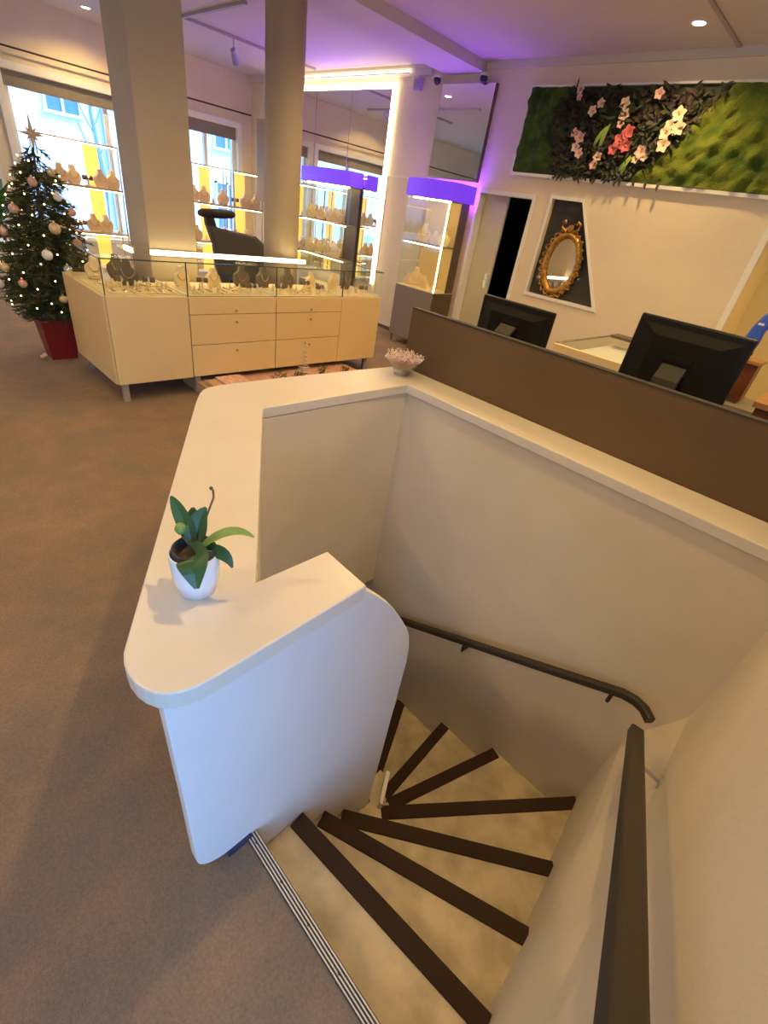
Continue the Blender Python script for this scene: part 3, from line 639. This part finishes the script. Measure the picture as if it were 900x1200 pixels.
# ornate oval mirror hanging in the slanted opening
om=thing('oval_mirror','ornate gilded oval mirror hanging before the dark slanted opening','mirror',(-2.945,YB,1.06))
cx,cz=-2.945,1.415
def ell(rx,rz,y,n=40): return [(cx+rx*math.cos(2*PI*i/n),y,cz+rz*math.sin(2*PI*i/n)) for i in range(n)]
V=ell(.165,.262,YB+.035)+ell(.165,.262,YB+.028); n=40
F=[tuple(range(n)),tuple(range(n,2*n))]+[(i,(i+1)%n,(i+1)%n+n,i+n) for i in range(n)]; mk('glass',V,F,'mirror',om)
V=[];F=[]
rings=[(.165,.262,YB+.02),(.18,.278,YB-.005),(.20,.30,YB-.018),(.225,.325,YB-.01),(.24,.34,YB+.03)]
for rx,rz,y in rings: V+=ell(rx,rz,y)
for j in range(4): F+=[(j*n+i,j*n+(i+1)%n,(j+1)*n+(i+1)%n,(j+1)*n+i) for i in range(n)]
mk('frame',V,F,'giltwood',om,smooth=True)
for k in range(26):
    a=2*PI*k/26; x=cx+.232*math.cos(a); z=cz+.335*math.sin(a); r=.030+.008*(k%2)
    V=[];m_=14
    for i in range(m_+1):
        t=2.2*PI*i/m_; q=r*(1-.07*i/m_*7); V.append((x+q*math.cos(t+a),YB-.006-.012*(i%2)*0,z+q*math.sin(t+a)))
    mk('scroll',*tube(V,.0085,5),'giltwood',om)
for s in (-1,1):
    mk('crest',*join(tube([(cx+s*.05,YB-.01,cz+.33),(cx+s*.10,YB-.02,cz+.36),(cx+s*.11,YB-.02,cz+.41),(cx+s*.08,YB-.02,cz+.43),(cx+s*.07,YB-.02,cz+.40)],.013,6)),'giltwood',om)
mk('crest',*ball((cx,YB-.01,cz+.36),.04,10,7,sy=.5),'giltwood',om)
mk('hanger',*tube([(cx,YB+.04,cz+.33),(cx,YB+.055,cz+.42)],.004,5),'brass',om)

# ============================================================ RECEPTION DESK
rd=thing('reception_desk','dark brown reception desk screen behind the stairwell ledge','desk',(-.3,2.4,0))
box('front_screen',-1.694,1.6,1.951,1.985,0,1.247,'desk',rd); box('top_edge',-1.694,1.6,1.949,1.987,1.247,1.254,'monstand',rd)
box('end_panel',-1.694,-1.66,1.986,2.85,0,.93,'desk',rd); box('worktop',-1.66,1.6,1.986,2.85,.86,.90,'desktop',rd); box('back_leg',1.5,1.55,2.0,2.8,0,.86,'desk',rd)
def monitor(loc,rz,tilt,w,h,label):
    t=thing('monitor',label,'monitor',(0,0,0))
    # local: screen faces +y, back towards -y
    prof=lambda: None
    v,f=prism([(-w/2,.12),(w/2,.12),(w/2,.12+h),(-w/2,.12+h)],0,.022,'y'); s=mk('screen_case',v,f,'black',t,bevel=.008)
    V=[(x,y,z) for (x,z,y) in ((-w/2+.03,.15,0),(w/2-.03,.15,0),(w/2-.03,.09+h,0),(-w/2+.03,.09+h,0),(-w/2+.1,.2,-.028),(w/2-.1,.2,-.028),(w/2-.1,.05+h,-.028),(-w/2+.1,.05+h,-.028))]
    mk('back_bulge',V,[(0,1,2,3),(4,5,6,7),(0,1,5,4),(1,2,6,5),(2,3,7,6),(3,0,4,7)],'blacksoft',s)
    v,f=bx(-w/2+.015,w/2-.015,.0225,.0235,.135,.105+h); mk('screen',v,f,'darkglass',s)
    v,f=sweep([(0,-.03,.12+h*.55),(0,-.075,.12+h*.42),(0,-.10,.05),(0,-.10,.012)],rrect(.11,.022,.006)); mk('stand',v,f,'monstand',t)
    v,f=bx(-.12,.12,-.2,.02,0,.012); mk('foot',v,f,'monstand',t,bevel=.004)
    v,f=bx(-.06,.06,-.034,-.028,.12+h*.6,.12+h*.66); mk('vent',v,f,'black',t)
    t.location=loc; t.rotation_euler=(tilt,0,rz); return t
monitor((-.54,2.5,.905),-.03,0,.48,.405,'black monitor seen from behind, right of the two on the desk')
monitor((-1.49,2.62,.905),-.05,0,.50,.29,'black monitor seen from behind, left of the two on the desk')

# white glass-topped case in the far office area
gc=thing('glass_case','low white glass-topped showcase standing behind the reception monitors','display case',(-1.1,4.8,0))
box('body',-1.86,-.85,4.08,5.45,0,.80,'offwhite',gc); box('rim',-1.87,-.84,4.07,4.12,.80,.90,'cream',gc)
box('side_pane',-1.87,-1.862,4.12,5.45,.80,.895,'glass',gc); box('top_pane',-1.86,-.85,4.12,5.45,.895,.902,'glass',gc); box('edge_trim',-1.875,-1.855,4.12,5.45,.895,.908,'cabgrey',gc)
box('lining',-1.84,-.87,4.14,5.40,.802,.81,'offwhite',gc); box('light_strip',-1.80,-.9,4.125,4.135,.85,.86,'ledsoft',gc)
bk=thing('dark_binder','dark flat folder at the far corner of the white showcase','folder',(-1.72,5.3,.905)); box('cover',-1.82,-1.62,5.2,5.4,.905,.93,'cabdark',bk)
# mahogany box, blue bag
mb=thing('wooden_chest','small red-brown wooden chest beside the right monitor','chest',(-.57,4.72,.905))
box('body',-.67,-.47,4.62,4.82,.79,1.075,'mahogany',mb,bevel=.004); box('lid',-.685,-.455,4.605,4.835,1.075,1.10,'mahoganytop',mb,bevel=.004); box('foot',-.66,-.48,4.63,4.81,.772,.79,'cabdark',mb)
lt=thing('side_table','dark low side table under the wooden chest','table',(-.45,4.75,0)); box('top',-.74,-.1,4.5,5.0,.74,.771,'cabgrey',lt); box('leg',-.72,-.68,4.52,4.56,0,.74,'cabdark',lt); box('leg',-.16,-.12,4.52,4.56,0,.74,'cabdark',lt); box('leg',-.72,-.68,4.94,4.98,0,.74,'cabdark',lt); box('leg',-.16,-.12,4.94,4.98,0,.74,'cabdark',lt)
bb=thing('blue_bag','crumpled bright blue bag hanging above the wooden chest','bag',(-.60,4.9,1.12))
mk('body',*sweep([(-.63,4.85,1.125),(-.63,4.86,1.20),(-.625,4.87,1.29),(-.605,4.88,1.37),(-.585,4.89,1.42),(-.575,4.9,1.44)],[rrect(.09,.05,.02),rrect(.115,.07,.03),rrect(.10,.065,.03),rrect(.09,.05,.02),rrect(.07,.045,.02),rrect(.03,.03,.01)],up=(0,1,0)),'bluebag',bb,smooth=True)
box('tag',-.64,-.60,4.81,4.815,1.33,1.345,'offwhite',bb); box('base',-.66,-.58,4.85,4.9,1.1025,1.125,'black',bb)
sd=thing('side_cabinet','reddish-brown cabinet at the right edge behind the desk','cabinet',(-.05,3.6,0)); box('body',-.25,.6,3.35,3.9,0,1.03,'mahogany',sd); box('top',-.27,.62,3.33,3.92,1.03,1.06,'mahoganytop',sd)

# ============================================================ SMALL THINGS ON THE LEDGE
# orchid
op=thing('orchid_pot','leafy orchid without flowers in a white ceramic pot on the ledge','potted plant',(-.704,.294,.9505))
c=(-.704,.294,.9505)
mk('pot',*lathe([(.030,0),(.036,.003),(.044,.04),(.047,.075),(.0475,.098),(.0445,.100),(.043,.09),(.041,.075)],c,32),'pot',op,smooth=True)
mk('inner_pot',*lathe([(.035,.07),(.0405,.07),(.0405,.108),(.038,.110),(.036,.108),(.035,.09)],c,24),'soil',op); mk('bark_chips',*lathe([(.033,.088),(.02,.097),(.004,.1)],c,12),'bark',op)
B=Vector((-.706,.298,1.045))
for tip,mid,w,face,mt in (((-.783,.292,1.132),(-.004,0,.012),.015,(.5,-.6,.6),'leaf'),((-.728,.335,1.122),(-.006,-.004,.006),.020,(.5,-.6,.6),'leaf'),((-.765,.325,1.105),(-.004,.0,.008),.018,(.5,-.6,.6),'leaf'),((-.636,.384,1.088),(0,.005,.028),.011,(.2,-.3,1),'leaflight'),((-.640,.338,1.030),(.008,.008,.02),.013,(.6,-.4,.6),'leaf'),((-.632,.262,1.022),(.010,-.01,.034),.030,(.7,-.6,.5),'leaf')):
    mk('leaf',*blade(B,tip,mid,w,face=face,segs=9),mt,op,smooth=False)
mk('flower_stem',*tube([B,(-.722,.325,1.09),(-.735,.355,1.135),(-.742,.358,1.148)],.0022,6),'stem',op); mk('flower_stem',*tube([B,(-.73,.285,1.07),(-.758,.292,1.095)],.002,6),'stem',op)
mk('bud',*ball((-.741,.288,1.082),.0115,10,8,sz=1.15),'leaflight',op); mk('stem_tip',*ball((-.745,.356,1.150),.004,6,5),'stem',op)
# bowl of sticks
bw=thing('glass_bowl','cut glass bowl on the ledge corner by the desk','bowl',(-1.585,1.82,.9505)); c=(-1.585,1.82,.9505)
mk('bowl',*lathe([(.036,0),(.042,.004),(.038,.012),(.046,.025),(.068,.05),(.092,.078),(.095,.080),(.089,.078),(.065,.054),(.044,.03),(.002,.022)],c,20),'bowlglass',bw)
pa=[];pb=[]
for k in range(230):
    a=rnd.uniform(0,2*PI); r=.088*math.sqrt(rnd.random()); b=Vector((c[0]+r*.45*math.cos(a),c[1]+r*.45*math.sin(a),c[2]+.035)); t=Vector((c[0]+1.15*r*math.cos(a)+rnd.uniform(-.01,.01),c[1]+1.15*r*math.sin(a),c[2]+.085+.025*rnd.random()))
    pa.append(tube([b,t],.0018,4)); pb.append(ball(t,.0034,5,4))
st=thing('treat_sticks','pink and white tipped sticks heaped in the glass bowl','sticks',(c[0],c[1],c[2]+.03),kind='stuff')
mk('sticks',*join(*pa),'stickpink',st); mk('tips',*join(*pb),'stickwhite',st)

# ============================================================ CHRISTMAS TREE
TX,TY=-5.36,1.14
ct=thing('christmas_tree','decorated green christmas tree with lights in front of the window','christmas tree',(TX,TY,.36))
mk('trunk',*sweep([(TX,TY,.30),(TX,TY+.05,1.0),(TX,TY+.12,1.62)],[circ(.03,8),circ(.022,8),circ(.006,8)]),'bark',ct)
def rad(z): return min(.385,.5*max(.0,1-((z-.38)/1.36))**.7)*(1 if z>.55 else .5+.5*max(0,z-.36)/.19)
def ly(z): return TY+.10*(z-.4)
pr=[]; tips=[]
for k in range(760):
    z=.37+1.27*(1-math.sqrt(rnd.random())) if k<560 else rnd.uniform(.5,1.62); a=rnd.uniform(0,2*PI); R=max(.05,rad(z))*rnd.uniform(.78,1.08)
    b=Vector((TX+.02*math.cos(a),ly(z)+.02*math.sin(a),z+.04)); t=Vector((TX+R*math.cos(a),ly(z)+R*math.sin(a),z-.03+rnd.uniform(-.03,.05)))
    tips.append((t,a,z)); L=(t-b)
    for q in range(26):
        s=.25+.75*q/25; p=b+L*s; d=(L.normalized()*.7+Vector((rnd.uniform(-1,1),rnd.uniform(-1,1),rnd.uniform(-.5,.9)))*.75).normalized()*rnd.uniform(.035,.06)
        sd=d.cross(Vector((rnd.uniform(-1,1),rnd.uniform(-1,1),rnd.uniform(-1,1)))).normalized()*.0055
        n0=len(pr); pr.append(([tuple(p-sd),tuple(p+sd),tuple(p+d)],[(0,1,2)]))
    pr.append(tube([b,t],.004,3))
o=mk('needles',*join(*pr),'fir',ct); o['kind']='stuff'
mk('tip',*tube([(TX,TY+.12,1.6),(TX,TY+.125,1.69)],.005,5),'bark',ct)
sl=thing('string_lights','warm white fairy lights wound around the christmas tree','fairy lights',(TX,TY,.4))
bm_=None
vis=[]
for k in range(120):
    z=.46+1.14*(k/120)**1.15; a=k*2.399; R=rad(z)*1.0
    v,f=ball((TX+R*math.cos(a),ly(z)+R*math.sin(a),z+.01),.0068,6,5); mk('bulb',v,f,'bulb',sl)
pts=[]
for k in range(160):
    s=k/159; z=.46+1.14*s; a=s*2*PI*7; R=rad(z)*.92; pts.append((TX+R*math.cos(a),ly(z)+R*math.sin(a),z))
mk('cable',*tube(pts,.002,3),'sprig',sl)
# star
star=thing('tree_star','pale copper star topping the christmas tree','star',(TX,TY+.125,1.66)); pr=[]
for k in range(8):
    a=2*PI*k/8+PI/2; L=.105 if k%2==0 else .06; L=.14 if k==0 else L; d=Vector((-.25*math.cos(a),math.cos(a),math.sin(a)))
    c0=Vector((TX+.02,TY+.125,1.735)); s1=Vector((0,-math.sin(a),math.cos(a)))*.018; s2=Vector((.02,0,0)); V=[c0+s1,c0+s2,c0-s1,c0-s2,c0+d*L]; pr.append(([tuple(q) for q in V],[(0,1,4),(1,2,4),(2,3,4),(3,0,4),(0,1,2,3)]))
mk('points',*join(*pr),'star',star); mk('socket',*lathe([(.008,1.66),(.012,1.72)],(TX,TY+.125,0),8),'star',star)
kinds=(('baublepink','rose'),('baublegold','gold'),('baublewhite','white'),('baublesilver','silver'))
where=[(1.42,-.2,0,.034),(1.34,.55,2,.032),(1.22,-.75,0,.036),(1.24,.95,0,.03),(1.12,.25,1,.045),(1.05,-1.0,0,.033),(1.02,.75,0,.036),(.93,.0,2,.04),(.92,1.15,0,.034),(.83,.35,3,.036),(.80,-.85,1,.036),(.70,-.5,0,.032),(.66,-1.1,2,.036),(.60,.2,1,.032),(.86,-1.35,3,.03),(1.5,.6,1,.028)]
words=['near the top','on the upper right','on the upper left','on the right side high up','at the middle front','on the left side midway','on the right side midway','at the middle below the gold one','on the far right side','at the lower right front','on the lower left','low on the left front','at the bottom left tip','at the bottom front','on the far left side','just under the star']
for (z,a,k,r),wd in zip(where,words):
    a0=math.atan2(-TY,-TX)+a; R=rad(z)*.98+.02; p=(TX+R*math.cos(a0),ly(z)+R*math.sin(a0),z)
    b=thing('bauble','%s bauble %s of the christmas tree'%(kinds[k][1],wd),'bauble',(p[0],p[1],p[2]-r),'baubles on the christmas tree')
    mk('ball',*ball(p,r,14,10),kinds[k][0],b,smooth=True); mk('cap',*lathe([(.008,0),(.008,.010),(.003,.014)],(p[0],p[1],p[2]+r-.002),8),'gold',b)
tp=thing('tree_pot','square red lacquered planter with gold ribbon under the christmas tree','planter',(TX,TY,0))
def tsq(a,b,z0,z1):
    return [(TX+sx*a,TY+sy*a,z0) for sx,sy in ((-1,-1),(1,-1),(1,1),(-1,1))]+[(TX+sx*b,TY+sy*b,z1) for sx,sy in ((-1,-1),(1,-1),(1,1),(-1,1))],[(0,1,2,3),(4,5,6,7),(0,1,5,4),(1,2,6,5),(2,3,7,6),(3,0,4,7)]
mk('body',*tsq(.105,.145,0,.36),'redpot',tp,bevel=.004); mk('ribbon',*tsq(.131,.136,.245,.285),'ribbon',tp); mk('bow',*join(ball((TX+.10,TY-.16,.05),.02,6,5),ball((TX+.08,TY-.18,.03),.018,6,5)),'ribbon',tp)

# green plant by the window
gp2=thing('potted_palm','bright green leafy plant in a pale pot at the left window','potted plant',(-8.3,1.42,0))
mk('pot',*lathe([(.12,0),(.16,.28),(.17,.6),(.15,.6)],(-8.3,1.42,0),20),'offwhite',gp2,smooth=True); mk('stem',*tube([(-8.3,1.42,.55),(-8.3,1.43,.95)],.02,6),'bark',gp2)
for k in range(34):
    a=rnd.uniform(0,2*PI); e=rnd.uniform(-.3,1.0); L=rnd.uniform(.25,.42); b=Vector((-8.3,1.43,.80+.12*rnd.random())); d=Vector((math.cos(a)*math.cos(e),math.sin(a)*math.cos(e)*.8,math.sin(e)+.25))*L
    mk('leaf',*blade(b,b+d,(0,0,.05),rnd.uniform(.03,.05),segs=5),'houseplant',gp2)

# ============================================================ WINDOW DISPLAYS
def unit(y0,y1,label,idx,zs):
    x0,x1=-9.50,-9.22
    t=thing('window_shelf',label,'shelving',(-9.36,(y0+y1)/2,0),'lit shelving in the shop windows')
    for y in (y0+.01,y1-.01):
        for x in (x0+.01,x1-.01): mk('post',*tube([(x,y,0),(x,y,1.82)],.010,6),'steel',t)
    mk('top_rail',*tube([(x1-.01,y0,1.82),(x1-.01,y1,1.82)],.010,6),'brass',t)
    for z in zs:
        s=box('shelf',x0,x1,y0,y1,z-.025,z,'shelf',t); box('shelf_light',x1-.05,x1-.02,y0+.02,y1-.02,z-.034,z-.026,'shelflight',s)
    box('top_light',x1-.03,x1-.008,y0+.02,y1-.02,1.795,1.808,'shelflight',t)  # added strip that brightens the fronts of the stands
    box('base_cabinet',x0,x1,y0+.015,y1-.015,0,.18,'offwhite',t)
    return t
rowlab=['left window','christmas tree window','square column window','middle window','round column window']
spans=[(.1,1.3),(2.2,3.28),(3.42,4.25),(4.42,5.15),(5.19,5.80)]
for i,(a,b) in enumerate(spans):
    unit(a,b,['lit shelving at the far left shop window','lit shelving behind the christmas tree','lit shelving hidden partly by the square column','lit shelving seen left of the dark chair','lit shelving in the corner beside the round column'][i],i,(.68,1.28))
    for z in (.68,1.28):
        n=max(3,int((b-a)/.16))
        for k in range(n):
            y=a+.09+(b-a-.18)*(k/(n-1))
            prr=(B1,B1,C1,B1,B1,P1_)[(k*5+i+int(z>1))%6]; lv='upper' if z>1 else 'lower'
            put(prr,-9.36+rnd.uniform(-.04,.04),y,z,rnd.uniform(-.3,.3),'%s, %s on the %s shelf, %s'%(LOOK[prr.name],ORD[k],lv,rowlab[i]),'jewellery stands on the %s shelf of the %s'%('upper' if z>1 else 'lower',rowlab[i]),1.5)
    w=.20
    yb=b-.28 if i!=3 else a+.40
    yp=thing('display_banner',['golden yellow upright banner at the far left window','golden yellow upright banner behind the christmas tree','golden yellow upright banner behind the square column','golden yellow upright banner left of the dark chair','golden yellow upright banner beside the round column'][i],'banner',(-9.58,yb,0),'yellow banners in the shop windows')
    box('sheet',-9.585,-9.575,yb-w/2,yb+w/2,.12,1.80,'yellowglow',yp); box('foot',-9.66,-9.5,yb-w/2,yb+w/2,0,.02,'offwhite',yp); mk('pole',*tube([(-9.592,yb,.02),(-9.592,yb,1.78)],.006,6),'steel',yp)
# curtain rail
cr=thing('curtain_rail','thin dark curtain rail above the shop windows','curtain rail',(-9.68,3,2.70)); mk('rod',*tube([(-9.66,-2.5,2.70),(-9.66,5.82,2.70)],.011,8),'rail',cr)
for y in (-2,0,1.9,4.4,5.7): mk('bracket',*tube([(-9.66,y,2.70),(XW,y,2.70)],.008,6),'rail',cr)

# ============================================================ CEILING FITTINGS AND LAMPS
def lamp(kind,loc,energy,col,parent,name='lamp_light',**k):
    l=bpy.data.lights.new(name,kind); l.energy=energy; l.color=col
    for a,b in k.items(): setattr(l,a,b)
    o=bpy.data.objects.new(name,l); COL.objects.link(o); o.parent=parent; o.location=Vector(loc)-wloc(parent); return o
spots=[(-2.124,5.3,'round recessed ceiling spot above the moss panel'),(-9.04,3.05,'round recessed ceiling spot at the top left near the windows'),
 (-.62,1.3,'round recessed ceiling spot above the stairwell'),(-2.6,2.9,'round recessed ceiling spot above the gift platform'),(-3.1,.3,'round recessed ceiling spot over the open carpet'),(-6.4,1.6,'round recessed ceiling spot behind the square column'),(-6.3,4.4,'round recessed ceiling spot in front of the wall mirror'),(-.4,3.9,'round recessed ceiling spot over the office area'),(-1.6,-1.5,'round recessed ceiling spot behind the camera'),(-4.3,-1.6,'round recessed ceiling spot over the left carpet'),(-7.0,-.8,'round recessed ceiling spot over the far left carpet'),(-3.3,3.9,'round recessed ceiling spot in front of the open door'),(1.2,4.4,'round recessed ceiling spot over the right end of the desk')]
for x,y,lab in spots:
    t=thing('ceiling_spot',lab,'ceiling light',(x,y,CZ),'recessed ceiling spots')
    mk('trim_ring',*lathe([(.05,-.008),(.07,-.008),(.072,-.001),(.05,-.001)],(x,y,CZ),24,False),'offwhite',t); mk('lens',*lathe([(.049,-.006),(.049,-.002)],(x,y,CZ),20),'spotglow',t)
    lamp('SPOT',(x,y,CZ-.012),SPOT_W*(1.3 if 'stairwell' in lab else 1),WARM,t,spot_size=2.6,spot_blend=.7,shadow_soft_size=.05)
tk=thing('ceiling_track','slim pale lighting track on the ceiling left of the round column','lighting track',(-7.5,4.4,CZ)); mk('rail',*bx(-7.68,-7.64,2.6,5.7,CZ-.03,CZ-.001),'track',tk); mk('cross_rail',*bx(-9.0,-6.2,3.66,3.70,CZ-.03,CZ-.001),'track',tk)
ts=thing('track_spot','small pale spotlight hanging from the ceiling track','spotlight',(-7.66,4.36,CZ-.03)); mk('stem',*tube([(-7.66,4.36,CZ-.03),(-7.66,4.36,CZ-.14)],.008,6),'track',ts); mk('head',*sweep([(-7.64,4.34,CZ-.14),(-7.70,4.42,CZ-.26)],[circ(.035,12),circ(.05,12)]),'siren',ts)
for i,(x,lab) in enumerate(((-5.27,'small round black camera on the left side of the ceiling beam end'),(-4.55,'small round black camera on the right side of the ceiling beam end'))):
    t=thing('security_camera',lab,'camera',(x,5.83,3.06),'security cameras under the beam'); mk('mount',*lathe([(.05,.0),(.05,.012),(.03,.03)],(x,5.80,3.105),16),'offwhite',t); mk('dome',*ball((x,5.80,3.085),.048,14,9),'camerablack',t,smooth=True); mk('arm',*tube([(x,5.80,3.13),(x,5.884,3.13)],.015,8),'offwhite',t)
t=thing('wall_siren','small square lilac-grey alarm box high on the wall','alarm box',(-5.63,YB,3.02)); box('case',-5.70,-5.57,YB-.06,YB-.001,3.0,3.13,'siren',t,bevel=.008); 
for k in range(4): box('slot',-5.685,-5.585,YB-.063,YB-.06,3.03+.02*k,3.036+.02*k,'cabgrey',t)

t=thing('passage_spot','round recessed spot in the ceiling of the side passage','ceiling light',(.1,6.25,2.41)); mk('trim_ring',*lathe([(.05,-.008),(.07,-.008),(.072,-.001),(.05,-.001)],(.1,6.25,2.41),24,False),'offwhite',t); mk('lens',*lathe([(.049,-.006),(.049,-.002)],(.1,6.25,2.41),20),'spotglow',t)
lamp('SPOT',(.1,6.25,2.395),40,WARM,t,spot_size=2.7,spot_blend=.7,shadow_soft_size=.05)
